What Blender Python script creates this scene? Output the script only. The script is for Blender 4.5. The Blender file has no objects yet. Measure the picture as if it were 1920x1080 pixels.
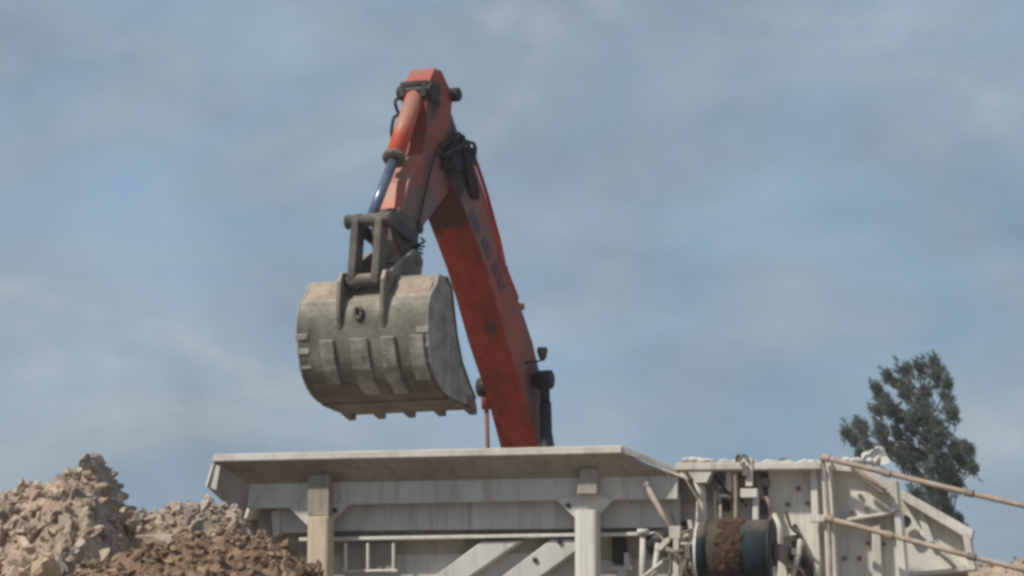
import bpy, bmesh, math, random
import numpy as np
from mathutils import Vector, Matrix, noise

random.seed(7)
S = bpy.context.scene
C = S.collection

# ------------------------------------------------------------------ camera, sky, sun, exposure
F = 4950.0                      # focal length in pixels of a 1920 wide frame
HORIZON = 1270.0
PITCH = math.atan((HORIZON - 540) / F)
CAM = Vector((0, 0, 1.7))
cd = bpy.data.cameras.new("camera")
cam = bpy.data.objects.new("camera", cd)
C.objects.link(cam)
cam.location = CAM
cam.rotation_euler = (math.pi / 2 + PITCH, 0, 0)
cd.sensor_width = 36.0
cd.lens = 36.0 * F / 1920.0
cd.clip_start = 0.5
cd.clip_end = 20000
S.camera = cam
S.cycles.filter_width = 3.1     # the photograph is a soft video frame

SUN = Vector((-0.56, -0.33, 0.76)).normalized()
EL = math.asin(SUN.z)
AZ = math.atan2(SUN.x, SUN.y)
ld = bpy.data.lights.new("sun", 'SUN')
ld.energy = 4.2
ld.angle = math.radians(2.5)
ld.color = (1.0, 0.94, 0.84)
sun = bpy.data.objects.new("sun", ld)
C.objects.link(sun)
sun.location = SUN * 50
sun.rotation_euler = (-SUN).to_track_quat('-Z', 'Y').to_euler()

w = bpy.data.worlds.new("World")
S.world = w
w.use_nodes = True
nt = w.node_tree
nt.nodes.clear()
def wn(t, **kw):
    n = nt.nodes.new(t)
    for k, v in kw.items():
        setattr(n, k, v)
    return n
wout = wn("ShaderNodeOutputWorld")
sky = wn("ShaderNodeTexSky")
sky.sky_type = 'NISHITA'
sky.sun_disc = False
sky.sun_elevation = EL
sky.sun_rotation = AZ
sky.air_density = 1.0
sky.dust_density = 1.0
bg1 = wn("ShaderNodeBackground")
bg1.inputs[1].default_value = 0.06
nt.links.new(sky.outputs[0], bg1.inputs[0])
tc = wn("ShaderNodeTexCoord")
mp = wn("ShaderNodeMapping")
mp.inputs['Rotation'].default_value = (0, math.radians(-22), 0)
mp.inputs['Scale'].default_value = (1.0, 1.0, 1.9)
nt.links.new(tc.outputs['Generated'], mp.inputs['Vector'])
nz = wn("ShaderNodeTexNoise")
nz.inputs['Scale'].default_value = 6.0
nz.inputs['Detail'].default_value = 7
nz.inputs['Roughness'].default_value = 0.50
nz.inputs['Distortion'].default_value = 1.1
nt.links.new(mp.outputs[0], nz.inputs['Vector'])
nz2 = wn("ShaderNodeTexNoise")
nz2.inputs['Scale'].default_value = 17
nz2.inputs['Detail'].default_value = 8
nz2.inputs['Roughness'].default_value = 0.62
nz2.inputs['Distortion'].default_value = 0.4
nt.links.new(mp.outputs[0], nz2.inputs['Vector'])
nadd = wn("ShaderNodeMath"); nadd.operation = 'MULTIPLY_ADD'
nt.links.new(nz2.outputs['Fac'], nadd.inputs[0]); nadd.inputs[1].default_value = 0.26
nsc = wn("ShaderNodeMath"); nsc.operation = 'MULTIPLY'
nt.links.new(nz.outputs['Fac'], nsc.inputs[0]); nsc.inputs[1].default_value = 0.78
nt.links.new(nsc.outputs[0], nadd.inputs[2])
rmp = wn("ShaderNodeValToRGB")                 # open blue to grey cloud
e = rmp.color_ramp.elements
e[0].position = 0.40; e[0].color = (0.248, 0.362, 0.495, 1)
e[1].position = 0.66; e[1].color = (0.390, 0.455, 0.525, 1)
m1 = e.new(0.50); m1.color = (0.280, 0.372, 0.472, 1)
m2 = e.new(0.57); m2.color = (0.312, 0.388, 0.465, 1)
nt.links.new(nadd.outputs[0], rmp.inputs[0])
nz3 = wn("ShaderNodeTexNoise")                 # denser, darker cloud bases
nz3.inputs['Scale'].default_value = 7.5
nz3.inputs['Detail'].default_value = 7
nz3.inputs['Roughness'].default_value = 0.55
nz3.inputs['Distortion'].default_value = 0.4
mp3 = wn("ShaderNodeMapping")
mp3.inputs['Location'].default_value = (3.1, 1.7, 5.2)
mp3.inputs['Rotation'].default_value = (0, math.radians(16), 0)
mp3.inputs['Scale'].default_value = (1.0, 1.0, 1.6)
nt.links.new(tc.outputs['Generated'], mp3.inputs['Vector'])
nt.links.new(mp3.outputs[0], nz3.inputs['Vector'])
mr3 = wn("ShaderNodeMapRange")
mr3.inputs['From Min'].default_value = 0.34; mr3.inputs['From Max'].default_value = 0.66
mr3.inputs['To Min'].default_value = 0.87; mr3.inputs['To Max'].default_value = 1.22
nt.links.new(nz3.outputs['Fac'], mr3.inputs[0])
vm3 = wn("ShaderNodeVectorMath"); vm3.operation = 'SCALE'
nt.links.new(rmp.outputs[0], vm3.inputs[0]); nt.links.new(mr3.outputs[0], vm3.inputs['Scale'])
bg2 = wn("ShaderNodeBackground")
bg2.inputs[1].default_value = 1.0
nt.links.new(vm3.outputs[0], bg2.inputs[0])
mx = wn("ShaderNodeMixShader")
mx.inputs[0].default_value = 0.86          # thin veil of cloud over the blue
nt.links.new(bg1.outputs[0], mx.inputs[1])
nt.links.new(bg2.outputs[0], mx.inputs[2])
nt.links.new(mx.outputs[0], wout.inputs[0])

S.view_settings.view_transform = 'Standard'
S.view_settings.look = 'None'
S.view_settings.exposure = 0.0
S.view_settings.gamma = 1.0

# ------------------------------------------------------------------ frames used to lay things out
def ray(px, py):
    x = (px - 960) / F; y = (540 - py) / F
    return (Vector((0, math.cos(PITCH), math.sin(PITCH))) + Vector((0, -math.sin(PITCH), math.cos(PITCH))) * y
            + Vector((x, 0, 0)))
def at(px, py, Y):
    d = ray(px, py)
    return CAM + d * (Y / d.y)
def on_plane(px, py, o, n):
    d = ray(px, py)
    return CAM + d * ((o - CAM).dot(n) / d.dot(n))

# ------------------------------------------------------------------ mesh collecting
class MB:
    def __init__(s):
        s.v = []; s.f = []
    def add(s, vs, fs):
        b = len(s.v)
        s.v += [tuple(v) for v in vs]
        s.f += [tuple(i + b for i in f) for f in fs]
        return s
    def prism(s, poly0, poly1):
        n = len(poly0)
        fs = [tuple(range(n - 1, -1, -1)), tuple(range(n, 2 * n))]
        fs += [(i, (i + 1) % n, (i + 1) % n + n, i + n) for i in range(n)]
        return s.add(list(poly0) + list(poly1), fs)
    def box(s, c, d):
        x, y, z = c; a, b, h = d[0] / 2, d[1] / 2, d[2] / 2
        q = [(-a, -b), (a, -b), (a, b), (-a, b)]
        return s.prism([(x + i, y + j, z - h) for i, j in q], [(x + i, y + j, z + h) for i, j in q])
    def tube(s, pts, r, n=12, caps=True):
        pts = [Vector(p) for p in pts]
        rs = r if isinstance(r, (list, tuple)) else [r] * len(pts)
        vs = []; fs = []
        ref = None
        for i, p in enumerate(pts):
            t = (pts[min(i + 1, len(pts) - 1)] - pts[max(i - 1, 0)]).normalized()
            if ref is None:
                ref = t.orthogonal().normalized()
            ref = (ref - t * ref.dot(t)).normalized()
            b = t.cross(ref)
            for k in range(n):
                a = 2 * math.pi * k / n
                vs.append(p + (ref * math.cos(a) + b * math.sin(a)) * rs[i])
        for i in range(len(pts) - 1):
            for k in range(n):
                k2 = (k + 1) % n
                fs.append((i * n + k, i * n + k2, (i + 1) * n + k2, (i + 1) * n + k))
        if caps:
            fs.append(tuple(range(n - 1, -1, -1)))
            o = (len(pts) - 1) * n
            fs.append(tuple(range(o, o + n)))
        return s.add(vs, fs)
    def build(s, name, m, parent=None, bevel=0.0, smooth=False, label=None):
        me = bpy.data.meshes.new(name)
        me.from_pydata(s.v, [], s.f)
        bm = bmesh.new(); bm.from_mesh(me)
        bmesh.ops.recalc_face_normals(bm, faces=bm.faces)
        if smooth:
            for f in bm.faces:
                f.smooth = len(f.verts) == 4
        bm.to_mesh(me); bm.free()
        me.materials.append(m)
        o = bpy.data.objects.new(name, me)
        C.objects.link(o)
        if parent:
            o.parent = parent
        if bevel:
            b = o.modifiers.new("bevel", 'BEVEL'); b.width = bevel; b.segments = 1; b.limit_method = 'ANGLE'
        if label:
            o['label'] = label
        return o
def spline(pts, k=6):
    P = [Vector(p) for p in pts]
    P = [P[0] * 2 - P[1]] + P + [P[-1] * 2 - P[-2]]
    out = []
    for i in range(1, len(P) - 2):
        for j in range(k):
            t = j / k
            a, b, c, d = P[i - 1], P[i], P[i + 1], P[i + 2]
            out.append(0.5 * (2 * b + (c - a) * t + (2 * a - 5 * b + 4 * c - d) * t * t + (3 * b - a - 3 * c + d) * t ** 3))
    out.append(P[-2])
    return out
def tag(o, label=None, cat=None, group=None, kind=None):
    if label: o['label'] = label
    if cat: o['category'] = cat
    if group: o['group'] = group
    if kind: o['kind'] = kind
    return o
def empty(name, loc, rz, label, cat, group=None):
    o = bpy.data.objects.new(name, None)
    C.objects.link(o)
    o.location = loc; o.rotation_euler = (0, 0, rz); o.empty_display_size = 0.3
    return tag(o, label, cat, group)

# ------------------------------------------------------------------ materials
def mat(name, c1, c2, scale=3.0, rough=0.6, bump=0.15, dust=None, dust_amt=0.0, metal=0.0, lo=0.35, hi=0.65,
        streak=None, island=0.0, c3=None, stain=None, spots=()):
    m = bpy.data.materials.new(name)
    m.use_nodes = True
    t = m.node_tree; N = t.nodes; L = t.links
    b = N["Principled BSDF"]
    b.inputs['Roughness'].default_value = rough
    b.inputs['Metallic'].default_value = metal
    b.inputs['Specular IOR Level'].default_value = 0.3
    co = N.new("ShaderNodeTexCoord")
    mpn = N.new("ShaderNodeMapping")
    L.new(co.outputs['Object'], mpn.inputs[0])
    if streak:
        mpn.inputs['Scale'].default_value = streak
    n1 = N.new("ShaderNodeTexNoise")
    n1.inputs['Scale'].default_value = scale; n1.inputs['Detail'].default_value = 8; n1.inputs['Roughness'].default_value = 0.62
    L.new(mpn.outputs[0], n1.inputs['Vector'])
    r = N.new("ShaderNodeValToRGB")
    r.color_ramp.elements[0].position = lo; r.color_ramp.elements[0].color = (*c1, 1)
    r.color_ramp.elements[1].position = hi; r.color_ramp.elements[1].color = (*c2, 1)
    L.new(n1.outputs['Fac'], r.inputs[0])
    col = r.outputs[0]
    if c3:
        n3 = N.new("ShaderNodeTexNoise"); n3.inputs['Scale'].default_value = scale * 0.37; n3.inputs['Detail'].default_value = 5
        L.new(co.outputs['Object'], n3.inputs['Vector'])
        rr = N.new("ShaderNodeValToRGB"); rr.color_ramp.elements[0].position = 0.47; rr.color_ramp.elements[1].position = 0.66
        L.new(n3.outputs['Fac'], rr.inputs[0])
        mxx = N.new("ShaderNodeMix"); mxx.data_type = 'RGBA'
        L.new(rr.outputs[0], mxx.inputs[0]); L.new(col, mxx.inputs[6]); mxx.inputs[7].default_value = (*c3, 1)
        col = mxx.outputs[2]
    if stain:
        mp5 = N.new("ShaderNodeMapping"); mp5.inputs['Scale'].default_value = (5.5, 5.5, 0.55)
        L.new(co.outputs['Object'], mp5.inputs[0])
        n5 = N.new("ShaderNodeTexNoise"); n5.inputs['Scale'].default_value = 1.3; n5.inputs['Detail'].default_value = 9; n5.inputs['Roughness'].default_value = 0.7
        L.new(mp5.outputs[0], n5.inputs['Vector'])
        r5 = N.new("ShaderNodeMapRange"); r5.inputs['From Min'].default_value = 0.50; r5.inputs['From Max'].default_value = 0.72; r5.inputs['To Max'].default_value = 0.75
        L.new(n5.outputs['Fac'], r5.inputs[0])
        m5 = N.new("ShaderNodeMix"); m5.data_type = 'RGBA'
        L.new(r5.outputs[0], m5.inputs[0]); L.new(col, m5.inputs[6]); m5.inputs[7].default_value = (*stain, 1)
        col = m5.outputs[2]
    for (pc_, pr_, pcol) in spots:
        vd = N.new("ShaderNodeVectorMath"); vd.operation = 'DISTANCE'
        L.new(co.outputs['Object'], vd.inputs[0]); vd.inputs[1].default_value = pc_
        n6 = N.new("ShaderNodeTexNoise"); n6.inputs['Scale'].default_value = 3.5; n6.inputs['Detail'].default_value = 8; n6.inputs['Roughness'].default_value = 0.65
        L.new(co.outputs['Object'], n6.inputs['Vector'])
        a6 = N.new("ShaderNodeMath"); a6.operation = 'MULTIPLY_ADD'
        L.new(n6.outputs['Fac'], a6.inputs[0]); a6.inputs[1].default_value = -pr_ * 1.5; L.new(vd.outputs['Value'], a6.inputs[2])
        r6 = N.new("ShaderNodeMapRange"); r6.inputs['From Min'].default_value = pr_ * .35; r6.inputs['From Max'].default_value = -pr_ * .05; r6.inputs['To Max'].default_value = 0.9
        L.new(a6.outputs[0], r6.inputs[0])
        m6 = N.new("ShaderNodeMix"); m6.data_type = 'RGBA'
        L.new(r6.outputs[0], m6.inputs[0]); L.new(col, m6.inputs[6]); m6.inputs[7].default_value = (*pcol, 1)
        col = m6.outputs[2]
    if island:
        g = N.new("ShaderNodeNewGeometry")
        mr = N.new("ShaderNodeMapRange")
        mr.inputs['To Min'].default_value = 1 - island; mr.inputs['To Max'].default_value = 1 + island
        L.new(g.outputs['Random Per Island'], mr.inputs[0])
        hs = N.new("ShaderNodeHueSaturation")
        L.new(col, hs.inputs['Color']); L.new(mr.outputs[0], hs.inputs['Value'])
        col = hs.outputs[0]
    if dust:
        n2 = N.new("ShaderNodeTexNoise"); n2.inputs['Scale'].default_value = 1.7; n2.inputs['Detail'].default_value = 9
        n2.inputs['Roughness'].default_value = 0.7
        L.new(co.outputs['Object'], n2.inputs['Vector'])
        g2 = N.new("ShaderNodeNewGeometry")
        sp = N.new("ShaderNodeSeparateXYZ"); L.new(g2.outputs['Normal'], sp.inputs[0])
        ad = N.new("ShaderNodeMath"); ad.operation = 'MULTIPLY_ADD'
        L.new(sp.outputs['Z'], ad.inputs[0]); ad.inputs[1].default_value = 0.3; L.new(n2.outputs['Fac'], ad.inputs[2])
        mr2 = N.new("ShaderNodeMapRange")
        mr2.inputs['From Min'].default_value = 0.62 - dust_amt * 0.4; mr2.inputs['From Max'].default_value = 0.86 - dust_amt * 0.4
        mr2.inputs['To Max'].default_value = 0.85
        L.new(ad.outputs[0], mr2.inputs[0])
        md = N.new("ShaderNodeMix"); md.data_type = 'RGBA'
        L.new(mr2.outputs[0], md.inputs[0]); L.new(col, md.inputs[6]); md.inputs[7].default_value = (*dust, 1)
        col = md.outputs[2]
    L.new(col, b.inputs['Base Color'])
    if bump:
        n4 = N.new("ShaderNodeTexNoise"); n4.inputs['Scale'].default_value = scale * 5; n4.inputs['Detail'].default_value = 6
        L.new(co.outputs['Object'], n4.inputs['Vector'])
        bp = N.new("ShaderNodeBump"); bp.inputs['Strength'].default_value = bump; bp.inputs['Distance'].default_value = 0.03
        L.new(n4.outputs['Fac'], bp.inputs['Height']); L.new(bp.outputs[0], b.inputs['Normal'])
    return m
TAN = (0.30, 0.235, 0.175)
_E = at(835, 310, 35).z - 1.9
def _sp(w_, u, z): return (w_, -(u + 4.9), z + _E)
GR = (0.035, 0.03, 0.028); DB = (0.17, 0.125, 0.095)
M = {
 'orange': mat("orange_paint", (0.28, 0.040, 0.022), (0.42, 0.066, 0.035), 1.6, 0.6, 0.06, (0.13, 0.075, 0.055), 0.42, stain=(0.12, 0.035, 0.025),
   spots=((_sp(.0, .0, -.5), .5, (0.075, 0.032, 0.024)), (_sp(.1, -1.25, -2.05), .13, (0.10, 0.05, 0.036)))),
 'orange_dusty': mat("dusty_orange_paint", (0.28, 0.056, 0.036), (0.39, 0.084, 0.055), 2.5, 0.65, 0.1, (0.20, 0.125, 0.105), 0.5, c3=(0.20, 0.10, 0.082), stain=(0.14, 0.075, 0.06),
   spots=((_sp(.2, 1.15, -1.1), .75, DB), (_sp(.2, .95, -.75), .45, DB), (_sp(.2, .05, .05), .48, GR), (_sp(.27, -.05, -.15), .34, GR), (_sp(.2, .75, .75), .28, GR), (_sp(.27, -2.3, -2.75), .35, (0.10, 0.06, 0.05)))),
 'orange_clean': mat("clean_orange_paint", (0.48, 0.072, 0.034), (0.60, 0.112, 0.052), 3.0, 0.5, 0.05, (0.34, 0.20, 0.15), 0.30, stain=(0.27, 0.10, 0.07), spots=((_sp(0, 1.72, -1.1), .26, DB),)),
 'steel': mat("bucket_steel", (0.095, 0.088, 0.07), (0.215, 0.203, 0.168), 2.6, 0.55, 0.35, (0.37, 0.325, 0.26), 0.22, c3=(0.075, 0.068, 0.05), stain=(0.075, 0.067, 0.048)),
 'wear': mat("worn_steel", (0.14, 0.135, 0.115), (0.33, 0.32, 0.28), 4.0, 0.55, 0.25, (0.38, 0.35, 0.29), 0.25, stain=(0.085, 0.075, 0.055)),
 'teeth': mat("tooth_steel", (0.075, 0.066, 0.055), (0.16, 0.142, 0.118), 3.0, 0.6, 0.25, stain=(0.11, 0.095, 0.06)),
 'dirt': mat("caked_dirt", (0.25, 0.185, 0.145), (0.42, 0.335, 0.27), 4.0, 0.95, 0.6),
 'greasy': mat("greasy_steel", (0.055, 0.05, 0.041), (0.165, 0.148, 0.12), 3.0, 0.6, 0.3, TAN, 0.04, c3=(0.05, 0.046, 0.04), stain=(0.06, 0.05, 0.04)),
 'hose': mat("black_rubber", (0.018, 0.018, 0.02), (0.045, 0.043, 0.042), 6.0, 0.6, 0.1),
 'chrome': mat("chromed_rod", (0.10, 0.13, 0.20), (0.16, 0.19, 0.26), 4.0, 0.3, 0.0, metal=0.4),
 'dark': mat("dark_metal", (0.022, 0.022, 0.026), (0.05, 0.047, 0.048), 5.0, 0.55, 0.1),
 'letter': mat("blue_grey_lettering", (0.055, 0.062, 0.14), (0.10, 0.105, 0.18), 5.0, 0.6, 0.0),
 'paint': mat("grey_white_paint", (0.53, 0.515, 0.475), (0.67, 0.65, 0.60), 1.6, 0.55, 0.08, (0.38, 0.32, 0.25), 0.05, streak=(1, 1, 0.35), stain=(0.30, 0.25, 0.19)),
 'cream': mat("dusty_cream_paint", (0.61, 0.59, 0.525), (0.73, 0.71, 0.645), 1.8, 0.55, 0.08, (0.42, 0.35, 0.265), 0.10, streak=(1, 1, 0.35), stain=(0.40, 0.33, 0.24)),
 'tan_paint': mat("tan_dusty_post_paint", (0.54, 0.44, 0.31), (0.63, 0.53, 0.39), 2.0, 0.6, 0.1, (0.40, 0.32, 0.23), 0.15, stain=(0.36, 0.28, 0.2)),
 'bright': mat("pale_rim_paint", (0.52, 0.48, 0.42), (0.68, 0.65, 0.60), 3.0, 0.5, 0.08, (0.38, 0.31, 0.235), 0.16, stain=(0.36, 0.29, 0.22)),
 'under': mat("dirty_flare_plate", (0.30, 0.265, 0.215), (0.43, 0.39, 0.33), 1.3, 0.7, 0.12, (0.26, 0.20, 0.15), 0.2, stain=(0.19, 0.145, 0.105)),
 'rod': mat("dusty_rod", (0.25, 0.19, 0.15), (0.42, 0.35, 0.28), 5.0, 0.7, 0.1, streak=(1, 1, 1)),
 'bolt': mat("rusty_bolt", (0.13, 0.11, 0.09), (0.24, 0.205, 0.165), 9.0, 0.7, 0.1),
 'teal': mat("teal_drum_paint", (0.008, 0.015, 0.018), (0.018, 0.031, 0.037), 3.0, 0.75, 0.1, (0.17, 0.13, 0.10), 0.0),
 'belt': mat("muddy_belt", (0.05, 0.041, 0.03), (0.105, 0.085, 0.058), 5.0, 0.9, 0.4),
 'grime': mat("black_grease", (0.022, 0.02, 0.02), (0.06, 0.05, 0.045), 5.0, 0.6, 0.3, (0.16, 0.12, 0.10), -0.05),
 'red': mat("red_paint", (0.42, 0.035, 0.025), (0.52, 0.06, 0.04), 4.0, 0.5, 0.05, (0.25, 0.15, 0.12), 0.15),
 'mud': mat("brown_mud", (0.036, 0.021, 0.014), (0.095, 0.052, 0.031), 4.0, 0.95, 0.4),
 'rubble': mat("rubble_rock", (0.26, 0.20, 0.155), (0.49, 0.375, 0.285), 3.5, 0.95, 0.7, (0.42, 0.34, 0.265), 0.0, island=0.22, c3=(0.27, 0.26, 0.245)),
 'earth': mat("loose_earth", (0.20, 0.152, 0.118), (0.44, 0.335, 0.255), 2.2, 0.95, 0.9),
 'soil': mat("brown_soil", (0.13, 0.083, 0.054), (0.29, 0.195, 0.132), 3.5, 0.95, 0.9),
 'clod': mat("brown_clods", (0.155, 0.10, 0.064), (0.37, 0.25, 0.168), 2.2, 0.95, 0.6, (0.32, 0.225, 0.16), -0.05, island=0.5, c3=(0.15, 0.102, 0.06)),
 'pale': mat("pale_stone", (0.46, 0.45, 0.41), (0.64, 0.62, 0.57), 3.0, 0.9, 0.4),
 'sandstone': mat("yellow_stone", (0.42, 0.32, 0.22), (0.54, 0.42, 0.29), 3.0, 0.9, 0.5),
 'bark': mat("pine_bark", (0.075, 0.062, 0.052), (0.15, 0.125, 0.105), 8.0, 0.95, 0.5),
 'needles': mat("pine_needles", (0.125, 0.165, 0.118), (0.20, 0.24, 0.18), 2.0, 0.8, 0.0, island=0.25),
 'ground': mat("quarry_ground", (0.20, 0.155, 0.12), (0.33, 0.265, 0.205), 0.35, 0.95, 0.5),
 'glass': mat("cab_glass", (0.02, 0.025, 0.03), (0.03, 0.035, 0.04), 1.0, 0.12, 0.0),
}

nd = M['needles'].node_tree
pb = nd.nodes["Principled BSDF"]; mo = nd.nodes["Material Output"]
tr_ = nd.nodes.new("ShaderNodeBsdfTranslucent"); ms_ = nd.nodes.new("ShaderNodeMixShader")
ms_.inputs[0].default_value = 0.55
nd.links.new(pb.inputs['Base Color'].links[0].from_socket, tr_.inputs[0])
nd.links.new(pb.outputs[0], ms_.inputs[1]); nd.links.new(tr_.outputs[0], ms_.inputs[2]); nd.links.new(ms_.outputs[0], mo.inputs[0])

# ------------------------------------------------------------------ ground
g = MB()
g.add([(-6000, -3000, 0), (6000, -3000, 0), (6000, 9000, 0), (-6000, 9000, 0)], [(0, 1, 2, 3)])
tag(g.build('ground', M['ground']), 'bare dusty quarry ground', None, None, 'structure')

# ------------------------------------------------------------------ stone crusher
CA = math.radians(14)
CO = at(960, 845, 30)
AX = Vector((math.cos(CA), -math.sin(CA), 0)); NX = Vector((-math.sin(CA), -math.cos(CA), 0))
crusher = empty('stone_crusher', (CO.x, CO.y, 0), -CA,
                'dusty off white mobile stone crusher with a wide flared feed hopper', 'crusher')
def cp(px, py, n):                       # a point of the plane n metres out of the side wall, crusher coordinates
    p = on_plane(px, py, CO + NX * n, NX) - Vector((CO.x, CO.y, 0))
    return Vector((p.dot(AX), -n, p.z))
def cpoly(mb, pts, n1, n0):
    f = [cp(x, y, n1) for x, y in pts]
    return mb.prism(f, [Vector((p.x, -n0, p.z)) for p in f])
def crect(mb, x0, y0, x1, y1, n1, n0):
    return cpoly(mb, [(x0, y0), (x1, y0), (x1, y1), (x0, y1)], n1, n0)
def ctube(mb, pts, r, k=1, n=10):
    P = [cp(*p) for p in pts]
    return mb.tube(spline(P, 5) if k > 1 else P, r, n)
def cpart(name, pts, n1, n0, m, bevel=0.008, parent=None, label=None):
    return cpoly(MB(), pts, n1, n0).build(name, M[m], parent or crusher, bevel, label=label)

# hopper: rim tube, flared plates, side beam
rim = MB()
a0, a1 = cp(399, 862, .50), cp(1166, 844, .50)
zr = (a0.z + a1.z) / 2 + .015
XL, XR = a0.x, a1.x
rim.prism([(XL, -.50, zr - .045), (XL, -.40, zr - .045), (XL, -.40, zr + .045), (XL, -.50, zr + .045)],
          [(XR, -.50, zr - .045), (XR, -.40, zr - .045), (XR, -.40, zr + .045), (XR, -.50, zr + .045)])
rim.prism([(XL, 3.0, zr - .045), (XL, 2.9, zr - .045), (XL, 2.9, zr + .045), (XL, 3.0, zr + .045)],
          [(XR, 3.0, zr - .045), (XR, 2.9, zr - .045), (XR, 2.9, zr + .045), (XR, 3.0, zr + .045)])
rim.build('hopper_rim', M['bright'], crusher, .012)
xw = cp(1272, 878, .14)
b1 = cp(1250, 893, .12)
fl = MB()
zt = zr - .047
zb = b1.z
t = .03
XB0, XB1 = cp(462, 900, .12).x, b1.x
def quad_plate(mb, q, th=.03):
    q = [Vector(p) for p in q]
    n = (q[1] - q[0]).cross(q[2] - q[0]).normalized() * th
    return mb.prism(q, [p + n for p in q])
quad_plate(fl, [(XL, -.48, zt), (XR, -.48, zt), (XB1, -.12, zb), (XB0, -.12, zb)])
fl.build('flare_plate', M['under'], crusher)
# raked end wing on the right
wg = MB()
p0, p1 = Vector((XR, -.48, zr + .045)), Vector((xw.x, -.14, xw.z))
wg.prism([p0 + Vector((0, 0, -.085)), p1 + Vector((0, 0, -.06)), p1, p0], [p0 + Vector((0, .1, -.085)), p1 + Vector((0, .1, -.06)), p1 + Vector((0, .1, 0)), p0 + Vector((0, .1, 0))])
wg.build('end_wing', M['paint'], crusher, .008)
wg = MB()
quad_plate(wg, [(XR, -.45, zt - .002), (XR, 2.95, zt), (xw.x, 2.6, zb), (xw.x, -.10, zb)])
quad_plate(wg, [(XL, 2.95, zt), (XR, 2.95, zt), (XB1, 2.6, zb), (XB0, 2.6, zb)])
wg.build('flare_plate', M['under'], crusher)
# left end: the flare folds down and round
le = MB()
q = [cp(402, 868, .485), cp(388, 912, .50), cp(452, 974, .10), cp(474, 900, .10)]
le.prism(q, [p + Vector((.02, .03, .0)) for p in q])
le.build('end_plate', M['under'], crusher)
hb_ = MB()
q = [(XB0 + .02, .0), (XB1, .0), (XB1, 2.6), (XB0 + .02, 2.6)]
hb_.prism([(x + (.1 if x < 0 else 0), .25 + y * .8, zb - .95) for x, y in q], [(x, y + .03, zb - .02) for x, y in q])
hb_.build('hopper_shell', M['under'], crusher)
le = MB()
q = [cp(398, 869, .47), cp(386, 912, .47)]
le.prism([q[0], q[1], q[1] + Vector((.13, 0, -.05)), q[0] + Vector((.10, 0, -.03))],
         [q[0] + Vector((-.02, .03, 0)), q[1] + Vector((-.02, .03, 0)), q[1] + Vector((.12, .03, -.05)), q[0] + Vector((.08, .03, -.03))])
le.build('corner_flange', M['bright'], crusher, .006)
le = MB()
quad_plate(le, [(XL, -.44, zt), (XL, 2.95, zt), (XB0 + .02, 2.6, zb), (XB0 + .02, -.08, zb)])
le.build('flare_plate', M['under'], crusher)
# side beam and its left end plate
cpart('side_beam', [(468, 901), (1271, 891), (1271, 936), (1042, 938), (655, 946), (540, 952), (462, 953)], .12, .02, 'paint')
ep = MB()
f0, f1 = cp(470, 912, -.10), cp(448, 976, -.14)
f2, f3 = cp(468, 970, .14), cp(486, 930, .16)
ep.prism([f0, f1, f2, f3], [p + Vector((0, .5, 0)) for p in (f0, f1, f2, f3)])
ep.build('beam_end', M['bright'], crusher, .006)
# second plate under the beam, set back, shaded gap and flange below
cpart('skirt_plate', [(516, 940), (1275, 925), (1275, 989), (1120, 991), (620, 996), (516, 1001)], -.06, -.12, 'paint')
cpart('skirt_end', [(507, 958), (524, 956), (524, 1003), (512, 1006)], -.03, -.3, 'bright')
cpart('skirt_return', [(462, 950), (530, 948), (530, 1010), (452, 1010)], -.32, -.36, 'under')
cpart('gap_shade_box', [(516, 990), (1290, 975), (1290, 1012), (516, 1025)], -.34, -.5, 'dark')  # dark box behind the open gap, painting in its shade
cpart('panel_flange', [(560, 1008), (1290, 996), (1290, 1003), (560, 1015)], .02, -.3, 'cream')
lp = MB()
crect(lp, 540, 1015, 1120, 1250, -.22, -.26)
lp.build('side_panel', M['paint'], crusher)
for pts in ([(902, 1015), (978, 1013), (795, 1140), (735, 1140)],
            [(1033, 1011), (1080, 1010), (1080, 1033), (930, 1140), (862, 1140)]):
    br = cpart('diagonal_brace', pts, -.02, -.21, 'paint', .01)
    if pts[0][0] > 1000:
        for x, y in ((1004, 1050), (1050, 1016)):
            c = cp(x, y, -.018)
            MB().tube([c, c + Vector((0, -.02, 0))], .03, 12).build('bolt', M['dark'], br)
# small steel frame in the lower panel
fr = MB()
for x in (648, 690, 738):
    ctube(fr, [(x, 1018, -.02), (x, 1073, -.02)], .018)
ctube(fr, [(645, 1071, -.02), (745, 1070, -.02)], .018)
fr.build('panel_frame', M['cream'], crusher)
cpart('panel_window', [(640, 1017), (742, 1016), (742, 1069), (640, 1069)], -.16, -.2, 'under')
# posts
def post(x0, x1, ytop, gus, hole, rib, m='cream'):
    p = MB()
    t0 = cp(x0, ytop, .34); t1 = cp(x1, ytop, .34)
    sec = [(t0.x - .008, -.27), (t0.x + .045, -.34), (t1.x - .03, -.34), (t1.x, -.31), (t1.x, -.14), (t0.x, -.14)]
    p.prism([(x, y, .02) for x, y in sec], [(x, y, t0.z) for x, y in sec])
    o = p.build('post', M[m], crusher, .012)
    cpoly(MB(), gus, .145, .122).build('gusset', M['paint'], o, .004)
    c = cp(*hole, .146)
    MB().tube([c, c + Vector((0, -.015, 0))], .028, 12).build('bolt', M['dark'], o)
    cpoly(MB(), rib, .30, .125).build('rib', M['under'], o, .006)
post(574, 617, 968, [(540, 950), (574, 984), (617, 984), (656, 945), (617, 935), (574, 935)], (628, 957), [(577, 890), (617, 889), (616, 967), (576, 967)], 'tan_paint')
post(1076, 1119, 956, [(1042, 937), (1078, 971), (1118, 971), (1152, 935), (1118, 925), (1078, 926)], (1066, 948), [(1081, 926), (1088, 878), (1121, 878), (1119, 926)])
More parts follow.
